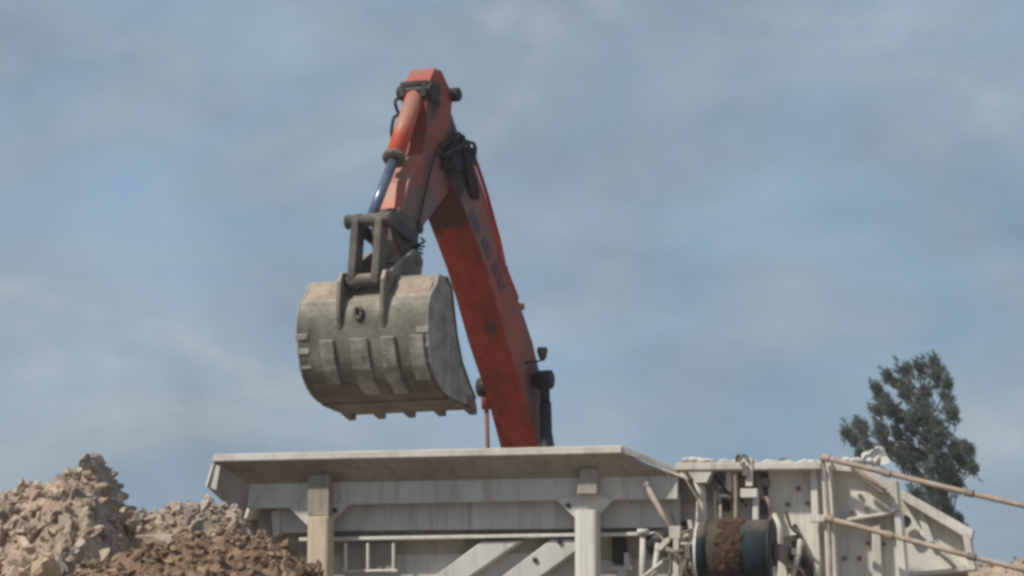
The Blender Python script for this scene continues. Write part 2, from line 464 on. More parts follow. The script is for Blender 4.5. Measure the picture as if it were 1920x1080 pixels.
# chassis, tracks and inner box
ch = MB()
ch.box((0.4, 1.5, 1.0), (8.2, 2.0, .5))
ch.box((0.2, 1.5, 2.2), (4.2, 2.2, 1.9))
ch.build('chassis', M['paint'], crusher)
for yy in (.35, 2.65):
    tr = MB()
    pr = [(-2.2, .1), (-2.5, .35), (-2.4, .7), (-2.0, .85), (2.6, .85), (3.0, .7), (3.1, .35), (2.8, .1)]
    tr.prism([(x, yy - .25, z) for x, z in pr], [(x, yy + .25, z) for x, z in pr])
    tr.build('track', M['dark'], crusher, .03)

# crusher box on the right
cpart('recess_wall', [(1268, 876), (1445, 874), (1445, 1250), (1268, 1250)], -.34, -.40, 'paint')
cpart('recess_beam', [(1273, 899), (1440, 896), (1440, 938), (1273, 940)], -.20, -.33, 'under')
cpart('jaw_box_wall', [(1440, 872), (1536, 872), (1562, 1250), (1440, 1250)], -.05, -.55, 'cream')
cpart('top_rail', [(1266, 867), (1540, 866), (1540, 880), (1266, 882)], .24, -.8, 'bright', .012)
def gravel(pts, n, y0, n0, n1, smin, smax, flat, m, label):
    rm = MB()
    for i in range(n):
        x = random.uniform(*pts)
        if not callable(y0) and math.sin(x * .21) + math.sin(x * .083) < -.5: continue
        yy = y0(x) if callable(y0) else y0
        c = cp(x, yy, random.uniform(n0, n1))
        s_ = random.uniform(smin, smax)
        d = Vector((s_, random.uniform(-.4, .4) * s_, random.uniform(-.2, .2) * s_))
        c.z += s_ * flat * .5
        rm.tube([c - d, c - d * .3 + Vector((0, 0, s_ * .2 * flat)), c + d * .5, c + d], [s_ * .3 * flat, s_ * flat, s_ * .9 * flat, s_ * .2 * flat], 6)
    rm = rm.build('spilled_gravel', M[m], None)
    rm.matrix_world = Matrix.Translation((CO.x, CO.y, 0)) @ Matrix.Rotation(-CA, 4, 'Z')
    tag(rm, label, 'gravel', None, 'stuff')
gravel((1270, 1535), 90, 867, -.1, .2, .015, .075, .32, 'pale', 'pale gravel and dust spilled along the top rail of the crusher')
gravel((1285, 1340), 14, 866, .0, .2, .04, .09, .4, 'pale', 'pale gravel heaped over the rail bracket')
gravel((1560, 1610), 14, 866, -.0, .1, .03, .06, .6, 'pale', 'pale gravel spilled at the head of the chute beam')
gravel((415, 800), 60, lambda x: 857 - (x - 415) * .0225, .42, .47, .01, .035, .5, 'sandstone', 'small brown stones lying along the hopper rim')
for x, y in ((1478, 946), (1515, 944), (1491, 987), (1533, 1004), (1484, 1032), (1538, 1038), (1497, 916)):
    c = cp(x, y, -.05)
    MB().tube([c, c + Vector((0, -.03, 0))], .028, 8).build('bolt', M['bolt'], crusher)
cpart('flange_post', [(1519, 880), (1532, 880), (1545, 1250), (1531, 1250)], .10, -.049, 'cream')
cpart('flange_post', [(1540, 862), (1558, 862), (1578, 1250), (1556, 1250)], .16, -.049, 'cream')
ro = MB()
ctube(ro, [(1542, 856, .24), (1549, 905, .24), (1556, 1010, .24), (1560, 1200, .24)], .022)
ro.build('vertical_rod', M['rod'], crusher)
cpart('clamp', [(1518, 966), (1560, 964), (1560, 978), (1518, 980)], .22, .162, 'cream')
# discharge chute: upper panel, sloping beam, end flange
cpart('chute_panel', [(1560, 880), (1598, 880), (1668, 922), (1676, 960), (1576, 975), (1562, 976)], -.03, -.1, 'cream')
cpart('chute_beam', [(1556, 864), (1600, 866), (1670, 903), (1670, 924), (1654, 924), (1600, 886), (1556, 882)], .10, -.03, 'bright', .012)
cpart('chute_flange', [(1667, 902), (1681, 900), (1686, 956), (1671, 961)], .14, -.2, 'bright')
cpart('chute_lip', [(1575, 973), (1686, 955), (1686, 961), (1575, 980)], .08, -.12, 'bright')
cpart('chute_panel', [(1566, 980), (1678, 962), (1712, 1250), (1580, 1250)], -.12, -.18, 'paint')
cpart('chute_rib', [(1634, 985), (1650, 982), (1662, 1250), (1640, 1250)], .02, -.12, 'paint')
cpart('chute_flange', [(1676, 960), (1689, 958), (1716, 1250), (1700, 1250)], .10, -.2, 'cream')
for x, y in ((1613, 930), (1624, 958), (1628, 1019), (1657, 1020), (1584, 1047), (1612, 1047), (1600, 962)):
    c = cp(x, y, -.03 if y < 970 else -.12)
    MB().tube([c, c + Vector((0, -.035, 0))], .026, 8).build('bolt', M['bolt'], crusher)
for pts in ([(1597, 876), (1620, 892, ), (1640, 905), (1662, 920)],):
    lg = MB()
    ctube(lg, [(x, y, .2) for x, y in pts], .028, 3)
    lg.build('grease_line', M['rod'], crusher)
# rear section beyond, set back
cpart('tail_panel', [(1684, 938), (1700, 940), (1815, 1004), (1828, 1066), (1706, 1080), (1695, 1180)], -.75, -.82, 'cream')
cpart('tail_beam', [(1676, 914), (1700, 923), (1826, 994), (1823, 1012), (1812, 1010), (1690, 938)], -.55, -.75, 'bright', .012)
cpart('tail_flange', [(1804, 1000), (1818, 1002), (1829, 1066), (1816, 1068)], -.55, -.9, 'bright')
cpart('tail_lip', [(1704, 1073), (1829, 1062), (1829, 1069), (1704, 1081)], -.5, -.85, 'bright')
cpart('tail_panel', [(1706, 1083), (1815, 1070), (1815, 1220), (1720, 1250)], -.95, -1.0, 'under')
cpart('tail_brace', [(1722, 1000), (1738, 1000), (1812, 1062), (1796, 1066)], -.68, -.75, 'paint')
cpart('tail_brace', [(1716, 955), (1733, 962), (1752, 1016), (1738, 1018)], -.66, -.75, 'paint')
c = cp(1697, 978, -.66)
MB().tube([c, c + Vector((0, -.08, 0))], .07, 16).build('shaft_end', M['dark'], crusher)
# side posts to the ground so that the chute stands
for px in (1552, 1700):
    q = cp(px, 1240, -.1)
    MB().box((q.x, .4, q.z / 2), (.16, .5, q.z)).build('leg', M['paint'], crusher)
# long dusty stay rods to the conveyor at the right, out of the frame
for name, a, b in (('stay_rod', (1541, 857, .26), (2150, 999, 1.1)), ('stay_rod', (1548, 971, .24), (2150, 1124, 1.1))):
    st = MB()
    ctube(st, [a, ((a[0] + b[0]) / 2, (a[1] + b[1]) / 2 + 3, (a[2] + b[2]) / 2), b], .031, 3)
    sr = st.build(name, M['rod'], crusher, smooth=True)
    A_, B_ = cp(*a), cp(*b)
    for f in (.012, .21, .47):
        p = A_.lerp(B_, f); d = (B_ - A_).normalized()
        p.z -= .018 * math.sin(math.pi * f)
        MB().tube([p - d * .05, p - d * .045, p + d * .045, p + d * .05], [.032, .042, .042, .032], 10).build('collar', M['bolt'] if f > .3 else M['rod'], sr)
cv = MB()
qa, qb = cp(2150, 999, 1.1), cp(2150, 1124, 1.1)
cv.box((qa.x + .05, -1.0, qa.z / 2 + .1), (.15, 1.6, qa.z + .2))
cv.build('conveyor_frame', M['paint'], crusher)
# hydraulic pipes, brackets and poles in the recess
fn = MB()
cpoly(fn, [(1288, 882), (1337, 881), (1325, 905), (1304, 906)], .22, .0)
fn.build('rail_bracket', M['bright'], crusher, .006)
po = MB()
ctube(po, [(1313, 904, .1), (1317, 925, .1), (1319, 985, .1)], .042)
ctube(po, [(1305, 900, .14), (1318, 936, .14)], .035)
po.build('support_pole', M['cream'], crusher, smooth=True)
po = MB()
crect(po, 1361, 878, 1372, 922, .05, -.02)
crect(po, 1345, 926, 1378, 932, .05, -.05)
po.build('hanger', M['cream'], crusher, .004)
po = MB()
ctube(po, [(1340, 905, .0), (1350, 940, .05), (1352, 990, .1)], .02, 3)
po.build('hydraulic_hose', M['rod'], crusher, smooth=True)
po = MB()
ctube(po, [(1378, 868, .2), (1380, 920, .16), (1380, 985, .16)], .024, 3)
po.build('hydraulic_hose', M['rod'], crusher, smooth=True)
po = MB()
crect(po, 1398, 858, 1411, 912, .26, .2)
crect(po, 1388, 916, 1420, 933, .26, .1)
crect(po, 1411, 932, 1422, 975, .2, .14)
po.build('pipe_bracket', M['cream'], crusher, .006)
po = MB()
crect(po, 1392, 872, 1402, 892, .3, .26)
ctube(po, [(1385, 866, .27), (1395, 852, .27), (1404, 866, .27)], .016, 3)
po.build('valve_block', M['bolt'], crusher, .004)
po = MB()
ctube(po, [(1420, 885, .0), (1428, 930, .1), (1440, 940, .12), (1448, 1000, .1)], .025, 4)
po.build('hydraulic_hose', M['rod'], crusher, smooth=True)
# ram between hopper and lower bracket
po = MB()
ctube(po, [(1211, 909, .22), (1264, 1002, .45)], .033)
o = po.build('tension_rod', M['rod'], crusher, smooth=True)
c = cp(1210, 907, .24)
MB().tube([c + Vector((0, .06, 0)), c + Vector((0, .03, 0)), c, c + Vector((0, -.03, 0))], [.04, .055, .055, .03], 12).build('rod_pin', M['bright'], o, smooth=True)
bk = MB()
crect(bk, 1254, 986, 1276, 1010, .55, .35)
cpoly(bk, [(1248, 1008), (1262, 1008), (1240, 1032), (1226, 1032)], .5, .4)
crect(bk, 1262, 1010, 1273, 1100, .55, .45)
crect(bk, 1276, 1016, 1300, 1022, .55, .3)
cpoly(bk, [(1288, 975), (1296, 975), (1312, 1035), (1302, 1035)], .5, .4)
ctube(bk, [(1276, 1012, .5), (1290, 1004, .5), (1304, 1018, .5)], .025, 4)
crect(bk, 1268, 1044, 1296, 1062, .55, .4)
bk.build('ram_bracket', M['bright'], crusher, .006)
bk = MB()
ctube(bk, [(1266, 1035, .62), (1280, 1058, .62), (1276, 1100, .62)], .03, 4)
ctube(bk, [(1250, 1030, .58), (1270, 1036, .62), (1290, 1030, .5)], .03, 4)
crect(bk, 1283, 1066, 1302, 1100, .6, .5)
bk.build('hydraulic_hose', M['bolt'], crusher, smooth=True)
bk = MB()
ctube(bk, [(1206, 992, .2), (1206, 1002, .2)], .07, 1, 12)
ctube(bk, [(1206, 1000, .2), (1203, 1140, .2)], .036)
ctube(bk, [(1234, 1018, .25), (1219, 1140, .25)], .032)
ctube(bk, [(1270, 1032, .35), (1190, 1095, .3)], .024)
bk.build('feed_pipe', M['paint'], crusher, smooth=True)
bk = MB()
ctube(bk, [(1214, 1024, .12), (1262, 1004, .12)], .11, 1, 16)
bk.build('hydraulic_motor', M['dark'], crusher, smooth=True)
lp = MB()
crect(lp, 1120, 1004, 1270, 1250, -.24, -.28)
lp.build('side_panel', M['paint'], crusher)
bk = MB()
crect(bk, 1140, 1062, 1185, 1068, .0, -.2)
cpoly(bk, [(1170, 1036), (1176, 1036), (1182, 1062), (1170, 1062)], .0, -.2)
crect(bk, 1158, 1068, 1172, 1110, .0, -.1)
bk.build('step_bracket', M['paint'], crusher, .004)
crect(MB(), 1148, 1006, 1172, 1056, -.12, -.236).build('hatch', M['dark'], crusher, .006)

# head drum of the side conveyor, with mud carried round it
dl, dr = cp(1312, 1034, .95), cp(1446, 1034, .95)
dirv = (dr - dl).normalized()
L_ = (dr - dl).length
R_ = .335
def drum_pt(f):
    return dl + dirv * (L_ * f)
dm = MB()
dm.tube([drum_pt(f) for f in (-.02, .0, .02, .14, .15, .6, .61, .97, 1.0, 1.02)],
        [.27, R_ - .03, R_ - .005, R_, R_ - .05, R_ - .05, R_, R_, R_ - .015, .27], 40)
drum = dm.build('head_drum', M['teal'], crusher, smooth=True)
bt = MB()
bt.tube([drum_pt(f) for f in (.145, .15, .6, .605)], [R_ - .06, R_ - .012, R_ - .012, R_ - .06], 40, caps=False)
bt.build('conveyor_belt', M['belt'], drum, smooth=True)
ring = MB()
ring.tube([drum_pt(f) for f in (.985, .99, 1.03, 1.035)], [R_ - .03, R_ + .012, R_ + .012, R_ - .05], 40)
ring.build('drum_rim', M['hose'], drum, smooth=True)
ring = MB()
ring.tube([drum_pt(f) for f in (-.03, -.025, .03, .035)], [R_ - .08, R_ - .02, R_ - .02, R_ - .06], 40)
ring.build('drum_rim', M['paint'], drum, smooth=True)
ax = MB()
ax.tube([drum_pt(-.2), drum_pt(1.12)], .05, 12)
ax.build('axle', M['dark'], drum, smooth=True)
for s_ in (-.16, 1.09):
    yk = MB()
    p = drum_pt(s_)
    yk.prism([p + Vector((-.03, -.06, -.08)), p + Vector((-.03, -.06, .08)), p + Vector((-.03, .9, .10)), p + Vector((-.03, .9, -.12))],
             [p + Vector((.03, -.06, -.08)), p + Vector((.03, -.06, .08)), p + Vector((.03, .9, .10)), p + Vector((.03, .9, -.12))])
    yk.build('drum_yoke', M['bolt'], crusher, .006)
md = MB()
up = Vector((0, 0, 1)); fw = up.cross(dirv).normalized()
if fw.y > 0: fw = -fw
na_, nf_ = 70, 26
vs = []
for a in range(na_):
    th = -1.3 + 3.6 * a / (na_ - 1)
    for b in range(nf_):
        f = .28 + .38 * b / (nf_ - 1)
        q = Vector((math.cos(th) * 2.2, math.sin(th) * 2.2, f * 5))
        edge = abs(f - .48) / .19 + .9 * noise.noise(q * 1.6)
        h = .03 * (1 - edge ** 2 * 1.3) + .014 * noise.noise(q * 3) + .006 * noise.noise(q * 9) - .004
        vs.append(drum_pt(f) + (up * math.sin(th) + fw * math.cos(th)) * (R_ + max(h, -.05)))
md.add(vs, [(a * nf_ + b, a * nf_ + b + 1, (a + 1) * nf_ + b + 1, (a + 1) * nf_ + b) for a in range(na_ - 1) for b in range(nf_ - 1)])
md.build('mud', M['mud'], drum)
o = MB()
ctube(o, [(1446, 1062, 1.0), (1450, 1120, .95)], .05)
o.build('support_pole', M['cream'], crusher, smooth=True)
o = MB()
ctube(o, [(1452, 965, .4), (1462, 990, .5), (1466, 1040, .4), (1490, 1062, .2)], .03, 5)
o.build('hydraulic_hose', M['cream'], crusher, smooth=True)
mach = [
 ('hydraulic_hose', 'bolt', .018, [(1232, 1000, .3), (1246, 1016, .45), (1258, 1050, .5), (1254, 1090, .5)]),
 ('hydraulic_hose', 'hose', .016, [(1258, 962, .2), (1268, 985, .4), (1288, 992, .4), (1300, 1010, .4)]),
 ('hydraulic_hose', 'rod', .016, [(1278, 1000, .6), (1296, 992, .5), (1306, 978, .3), (1308, 940, .1)]),
 ('hydraulic_hose', 'bolt', .02, [(1290, 1040, .6), (1284, 1062, .65), (1294, 1090, .6)]),
 ('hydraulic_hose', 'hose', .016, [(1474, 960, .05), (1484, 990, .25), (1502, 1006, .3), (1504, 1034, .3)]),
 ('hydraulic_hose', 'rod', .018, [(1462, 1046, .4), (1478, 1062, .4), (1500, 1066, .35), (1512, 1090, .3)]),
 ('hydraulic_hose', 'hose', .014, [(1336, 888, .0), (1350, 905, .06), (1366, 925, .06), (1384, 930, .1), (1400, 950, .1)]),
 ('conduit', 'cream', .02, [(1376, 884, .0), (1376, 912, .0), (1344, 918, .0), (1342, 980, .0)]),
]
for nm, mm, rr_, pts in mach:
    o = MB(); ctube(o, pts, rr_, 4, 8); o.build(nm, M[mm], crusher, smooth=True)
for (x0, y0, x1, y1, n1, n0, mm) in ((1240, 1034, 1256, 1052, .45, .2, 'greasy'), (1292, 1020, 1306, 1034, .62, .4, 'greasy'), (1280, 1024, 1290, 1040, .6, .45, 'dark'),
                                     (1344, 938, 1362, 956, .0, -.3, 'dark'), (1410, 944, 1434, 962, .0, -.3, 'greasy'), (1486, 1050, 1506, 1066, .3, .0, 'dark'), (1424, 896, 1440, 912, .1, -.2, 'bolt')):
    crect(MB(), x0, y0, x1, y1, n1, n0).build('valve_block', M[mm], crusher, .008)
o = MB()
cpoly(o, [(1466, 1006), (1496, 1002), (1510, 1040), (1520, 1090), (1478, 1090), (1470, 1050)], .22, -.05)
ctube(o, [(1490, 1092, .3), (1502, 1046, .3), (1512, 1050, .26), (1520, 1062, .2)], .03, 5)
o.build('scraper', M['greasy'], crusher, .01)
o = MB()
ctube(o, [(1482, 1090, .34), (1496, 1040, .34), (1502, 1012, .3)], .035, 4)
crect(o, 1484, 1028, 1500, 1040, .38, .2)
o.build('scraper_arm', M['bright'], crusher, smooth=False)

# ------------------------------------------------------------------ excavator
EA = math.radians(25)
EO = at(835, 310, 35)                               # the pin between boom and arm
FW = Vector((-math.sin(EA), -math.cos(EA), 0)); RX = Vector((math.cos(EA), -math.sin(EA), 0))
ZG = 1.9                                            # it stands on a ramp of waste rock behind the hopper
EB = EO - FW * 4.9
exc = empty('excavator', (EB.x, EB.y, ZG), -EA, 'orange tracked excavator reaching over the hopper with boom raised and bucket hanging', 'excavator')
def ev(wv, u, z):                                   # across, forward of the pin, above the pin
    return Vector((wv, -(u + 4.9), z + EO.z - ZG))
def ep_(px, py, wv):
    p = on_plane(px, py, EO + RX * wv, RX) - EO
    return (p.dot(FW), p.z)
def slab(mb, prof, w0, w1):
    return mb.prism([ev(w0, u, z) for u, z in prof], [ev(w1, u, z) for u, z in prof])

BW = .27
bf = [(853, 350), (872, 400), (891, 450), (909, 500), (927, 560), (949, 640), (969, 700), (988, 760), (1008, 838)]
bb = [(884, 300), (905, 360), (926, 430), (948, 500), (972, 560), (999, 640), (1013, 700)]
prof = [(.14, .10), (.26, -.10)] + [ep_(x, y, BW) for x, y in bf] + [(-2.72, -4.3), (-3.15, -4.85), (-3.45, -5.0), (-3.62, -4.8), (-3.35, -4.3), (-3.02, -3.6), (-2.80, -3.1)] \
     + [ep_(x, y, BW) for x, y in reversed(bb)] + [(-.08, .22)]
bm_ = MB()
slab(bm_, prof, -BW, BW)
boom = bm_.build('boom', M['orange_dusty'], exc, .018)
# raised edge flanges of the boom
def strip_along(pts, th, w0, w1, off=0.0):
    mb = MB()
    for (u0, z0), (u1, z1) in zip(pts[:-1], pts[1:]):
        d = Vector((u1 - u0, z1 - z0)).normalized(); n = Vector((-d.y, d.x))
        q = [(u0 + n.x * off, z0 + n.y * off), (u1 + n.x * off, z1 + n.y * off),
             (u1 + n.x * (off + th), z1 + n.y * (off + th)), (u0 + n.x * (off + th), z0 + n.y * (off + th))]
        slab(mb, q, w0, w1)
    return mb
fp = [ep_(x, y, BW) for x, y in bf]
mbu = strip_along(fp, .018, -BW - .02, BW + .02, .0)
mbu.build('belly_plate', M['orange'], boom)
# lettering on the boom flank
lt = MB()
for (x0, y0, n_) in ((880, 402, 3), (903, 452, 3), (922, 500, 4)):
    for k in range(n_):
        a_ = Vector(ep_(x0 + k * 5.0, y0 + k * 13, BW + .004))
        d = Vector((-.42, -.52)).normalized(); nn = Vector((d.y, -d.x))
        for (i0, i1, j0, j1) in ((0, .025, 0, .15), (0, .09, 0, .03), (0, .09, .12, .15), (.065, .09, .07 if k % 2 else 0, .15)):
            q = [a_ + d * i0 + nn * j0, a_ + d * i1 + nn * j0, a_ + d * i1 + nn * j1, a_ + d * i0 + nn * j1]
            slab(lt, [(p.x, p.y) for p in q], BW + .001, BW + .006)
lt.build('lettering', M['letter'], boom, label='worn blue grey lettering on the boom flank')
# red edge rail and hard pipes along the back of the boom
strip_along([ep_(x, y, BW) for x, y in reversed(bb[:5])], .05, BW - .10, BW + .012, -.03).build('edge_rail', M['red'], boom, .008)
pp = MB()
pts = [ev(BW - .03, *ep_(x, y, BW - .03)) for x, y in ((878, 302), (889, 296), (899, 322), (911, 358), (924, 406), (936, 450), (945, 492))]
pp.tube(spline(pts, 4), .026, 8)
pp.build('hard_pipe', M['red'], boom, smooth=True)
pp = MB()
pts = [ev(BW - .22, u, z) for u, z in ((-.30, .12), (-.62, .0), (-1.0, -.45), (-1.6, -1.15))]
pp.tube(spline(pts, 4), .024, 8)
pp.build('hard_pipe', M['red'], boom, smooth=True)
for x, y in ((940, 489), (949, 504), (980, 575)):
    u, z = ep_(x, y, BW)
    cl = MB()
    slab(cl, [(u + .05, z + .05), (u - .045, z + .04), (u - .045, z - .04), (u + .05, z - .05)], BW - .12, BW + .012)
    cl.build('pipe_clamp', M['orange_dusty'], boom, .006)
# greasy boom tip where the arm is pinned
bt_ = MB()
tipp = [(.18, .13), (.30, -.10), ep_(856, 352, BW), ep_(862, 372, BW), ep_(879, 330, BW), ep_(873, 296, BW), (-.06, .25)]
slab(bt_, tipp, BW + .002, BW + .02)
slab(bt_, tipp, -BW - .02, -BW - .002)
bt_.tube([ev(-BW - .03, .06, .02), ev(BW + .03, .06, .02)], .16, 20)
bt_.build('boom_tip', M['grime'], boom)
# boom cylinders
for s_, px, py in ((1, 1021, 712), (-1, 911, 726)):
    wv = s_ * (BW + (.16 if s_ > 0 else .09))
    u, z = ep_(px, py, wv)
    bc = MB()
    a, b = ev(wv, u, z), ev(wv, u - .18, z - 2.6)
    bc.tube([a + (b - a) * f for f in (0, .12)], .07, 14)
    bc.tube([a + (b - a) * f for f in (.12, .121, 1)], [.05, .085, .085] if s_ > 0 else [.028, .032, .032], 16)
    o = bc.build('boom_cylinder', M['dark'] if s_ > 0 else M['orange_dusty'], exc, smooth=True)
    pn = MB()
    pn.tube([ev(s_ * (BW - .02), u, z), ev(wv - s_ * .1, u, z), ev(wv - s_ * .09, u, z), ev(wv + s_ * .1, u, z), ev(wv + s_ * .12, u, z)], [.09, .09, .135, .135, .09], 18)
    pn.build('pin', M['hose'], o, smooth=True)
# work lamp on a bracket
lu, lz = ep_(985, 680, BW)
wl = MB()
e0 = ev(BW, lu, lz); e1 = ev(BW + .20, lu, lz + .01); e2 = ev(BW + .27, lu, lz + .03)
wl.tube([e0, e1, e2], .014, 8)
o = wl.build('lamp_bracket', M['dark'], boom)
hd = MB()
c = e2 + Vector((.0, 0, .08))
hd.tube([c + Vector((.0, .0, -.10)), c + Vector((.0, -.01, -.05)), c + Vector((0, -.02, .03)), c + Vector((0, -.02, .085))], [.02, .055, .075, .07], 16)
hd.build('work_lamp', M['greasy'], o, smooth=True)

# arm
AW = .17
arm_front = [ep_(x, y, AW) for x, y in ((816, 129), (801, 160), (799, 195), (800, 245), (790, 292), (765, 342), (752, 405))]
arm_back = [ep_(x, y, AW) for x, y in ((828, 131), (849, 176), (846, 230), (858, 285), (846, 355), (816, 395), (784, 440))]
prof = arm_front + [(1.66, -1.25), (1.58, -1.50), (1.42, -1.58), (1.30, -1.45)] + list(reversed(arm_back))
am = MB()
slab(am, prof, -AW, AW)
arm = am.build('arm', M['orange_dusty'], exc, .018)
strip_along(arm_front[1:5], .015, -AW - .012, AW + .012, .0).build('front_plate', M['orange'], arm)
strip_along(arm_front[4:], .02, -AW - .02, AW + .015, .0).build('front_plate', M['orange_clean'], arm)
strip_along(arm_front[:2], .02, -AW - .012, AW + .012, .0).build('tail_cap', M['red'], arm)
# greasy nose casting
ns = MB()
slab(ns, [(1.72, -.86), (1.74, -1.28), (1.62, -1.58), (1.40, -1.64), (1.20, -1.45), (1.16, -1.12), (1.3, -.95)], -AW - .04, AW + .04)
ns.build('arm_nose', M['greasy'], arm, .025)
ns = MB()
c = ev(AW, *ep_(772, 463, AW))
for k in range(5):
    ns.tube(spline([c, c + Vector((.08 + .02 * k, random.uniform(-.05, .05), -.06 + .03 * k)), c + Vector((.16, random.uniform(-.06, .06), -.1 + .05 * k))], 4), .014, 6)
ns.tube([ev(AW - .02, 1.16, -1.06), ev(AW + .06, 1.16, -1.06)], .07, 12)
ns.build('grease_hose', M['hose'], arm)
# pins of the arm
for (x, y, r_, ww) in ((850, 178, .095, .27), (842, 308, .10, .32)):
    u, z = ep_(x, y, AW)
    pn = MB()
    pn.tube([ev(-ww, u, z), ev(ww - .02, u, z), ev(ww, u, z)], [r_, r_, r_ * .7], 18)
    pn.build('pin', M['hose'], arm, smooth=True)
# arm cylinder behind the boom
u0, z0 = ep_(846, 182, AW)
ac = MB()
a, b = ev(0, u0 - .06, z0), ev(0, -1.55, -.98)
ac.tube([a, a + (b - a) * .36], .06, 12)
oc = ac.build('cylinder_rod', M['chrome'], exc, smooth=True)
ac = MB()
ac.tube([a + (b - a) * .36, a + (b - a) * .365, b], [.06, .115, .115], 16)
o = ac.build('arm_cylinder', M['orange'], exc, smooth=True)
oc.parent = o
# black hoses looping at the elbow
hs = MB()
random.seed(3)
for k in range(9):
    wv = BW - .05 - k * .035
    a = ev(wv, -.35 + random.uniform(-.1, .1), -.10 + random.uniform(-.1, .1))
    m1_ = ev(wv + .06, -.25 + random.uniform(-.12, .05), .30 + random.uniform(-.08, .10))
    m2_ = ev(AW + .05 + .012 * k, .15 + random.uniform(-.1, .1), .30 + random.uniform(-.14, .05))
    b = ev(AW + .04, .42 + random.uniform(-.12, .2), .05 + random.uniform(-.25, .1))
    hs.tube(spline([a, m1_, m2_, b], 6), .024, 8)
for k in range(4):
    a = ev(BW + .03 + .03 * k, .05 - .06 * k, .22)
    hs.tube(spline([a, ev(BW + .10, .10 - .05 * k, -.02), ev(BW + .06, -.05 - .08 * k, -.26), ev(BW + .02, -.25 - .05 * k, -.42)], 5), .026, 8)
hs.build('elbow_hose', M['hose'], exc, smooth=True)
hs = MB()
hs.tube(spline([ev(AW + .03, .5, .2), ev(AW + .05, .8, -.1), ev(AW + .04, 1.0, -.55), ev(AW + .04, 1.2, -1.0)], 6), .016, 8)
hs.build('arm_pipe', M['hose'], arm, smooth=True)
# bucket cylinder
cu0, cz0 = ep_(781, 172, 0); cu1, cz1 = ep_(738, 300, 0)
pA = ep_(694, 413, 0)
cy = MB()
a, b, c = ev(0, cu0, cz0), ev(0, cu1, cz1), ev(0, *pA)
cy.tube([a, a + (b - a) * .08, a + (b - a) * .09, b], [.085, .085, .122, .122], 20)
cyl = cy.build('bucket_cylinder', M['orange_clean'], exc, smooth=True)
cy = MB(); cy.tube([b - (b - a) * .06, b - (b - a) * .055, b, b + (b - a) * .02], [.12, .155, .155, .10], 20)
cy.build('gland', M['greasy'], cyl, smooth=True)
cy = MB(); cy.tube([b, c], .068, 16)
cy.build('cylinder_rod', M['chrome'], cyl, smooth=True)
cy = MB()
slab(cy, [(cu0 + .10, cz0 + .12), (cu0 + .12, cz0 - .1), (cu0 - .30, cz0 - .14), (cu0 - .30, cz0 + .14)], -.20, -.12)
slab(cy, [(cu0 + .10, cz0 + .12), (cu0 + .12, cz0 - .1), (cu0 - .30, cz0 - .14), (cu0 - .30, cz0 + .14)], .12, .20)
cy.tube([ev(-.26, cu0, cz0), ev(.24, cu0, cz0)], .10, 14)
slab(cy, [(cu0 + .10, cz0 + .13), (cu0 + .10, cz0 + .06), (cu0 - .30, cz0 + .06), (cu0 - .30, cz0 + .13)], -.19, .19)
cy.build('cylinder_bracket', M['grime'], arm, .01)
cy = MB()
hp = [(768, 176), (750, 183), (741, 190), (744, 205), (748, 214), (738, 222), (734, 248), (737, 262)]
cy.tube(spline([ev(-.16, *ep_(x, y, -.16)) for x, y in hp], 4), .022, 8)
cy.build('cylinder_hose', M['hose'], cyl, smooth=True)

# bucket linkage
pB = ep_(686, 525, 0)
lk = MB()
def bar(mb, p, q, hw, w0, w1):
    p, q = Vector(p), Vector(q)
    d = (q - p).normalized(); n = Vector((-d.y, d.x)) * hw
    e_ = d * hw
    slab(mb, [tuple(p - e_ * .7 + n * .7), tuple(p - e_), tuple(p - e_ * .7 - n * .7), tuple(p + e_ * .4 - n), tuple(q - e_ * .4 - n), tuple(q + e_ * .7 - n * .7),
              tuple(q + e_), tuple(q + e_ * .7 + n * .7), tuple(q - e_ * .4 + n), tuple(p + e_ * .4 + n)], w0, w1)
for s_ in (-1, 1):
    bar(lk, pA, pB, .10, s_ * .17 - .055, s_ * .17 + .055)
lk.tube([ev(-.2, *pB), ev(.2, *pB)], .085, 16)
link = lk.build('bucket_link', M['greasy'], exc, .012)
for p, wl_, r_, in ((pA, .33, .085), (pB, .36, .06)):
    pn = MB(); pn.tube([ev(-wl_, *p), ev(-wl_ + .12, *p), ev(wl_ - .12, *p), ev(wl_, *p)], [r_ * 1.15, r_, r_, r_ * 1.15], 16)
    pn.build('pin', M['greasy'], link, smooth=True)
rk = MB()
for s_ in (-1, 1):
    bar(rk, pA, (1.52, -1.22), .085, s_ * .27 - .03, s_ * .27 + .03)
rk.build('rocker_link', M['dark'], exc, .01)

# bucket
back = [(2.03, -1.82), (2.12, -1.98), (2.28, -2.12), (2.325, -2.28), (2.34, -2.45), (2.325, -2.62), (2.285, -2.80), (2.22, -2.98), (2.10, -3.14), (1.93, -3.27), (1.70, -3.345), (1.35, -3.385), (1.02, -3.41)]
mouth = [(1.86, -1.84), (1.72, -1.96), (1.67, -2.18), (1.56, -2.57), (1.42, -2.87), (1.19, -3.14), (1.02, -3.30)]
HWB = .91
inner = []
for i, (u, z) in enumerate(back):
    p = Vector(back[max(i - 1, 0)]); q = Vector(back[min(i + 1, len(back) - 1)])
    d = (q - p).normalized(); n = Vector((d.y, -d.x))
    if n.x > 0 and i < 10: n = -n
    if i >= 10 and n.y < 0: n = -n
    inner.append((u + n.x * .04, z + n.y * .04))
P_ = spline([(u, z, 0) for u, z in back[2:]], 3)
fb = back[:2] + [(p.x, p.y) for p in P_]
I_ = spline([(u, z, 0) for u, z in inner[2:]], 3)
fi = inner[:2] + [(p.x, p.y) for p in I_]
sh = MB()
for i in range(len(fb) - 1):
    slab(sh, [fb[i], fb[i + 1], fi[i + 1], fi[i]], -HWB, HWB)
bucket = sh.build('bucket', M['steel'], exc)
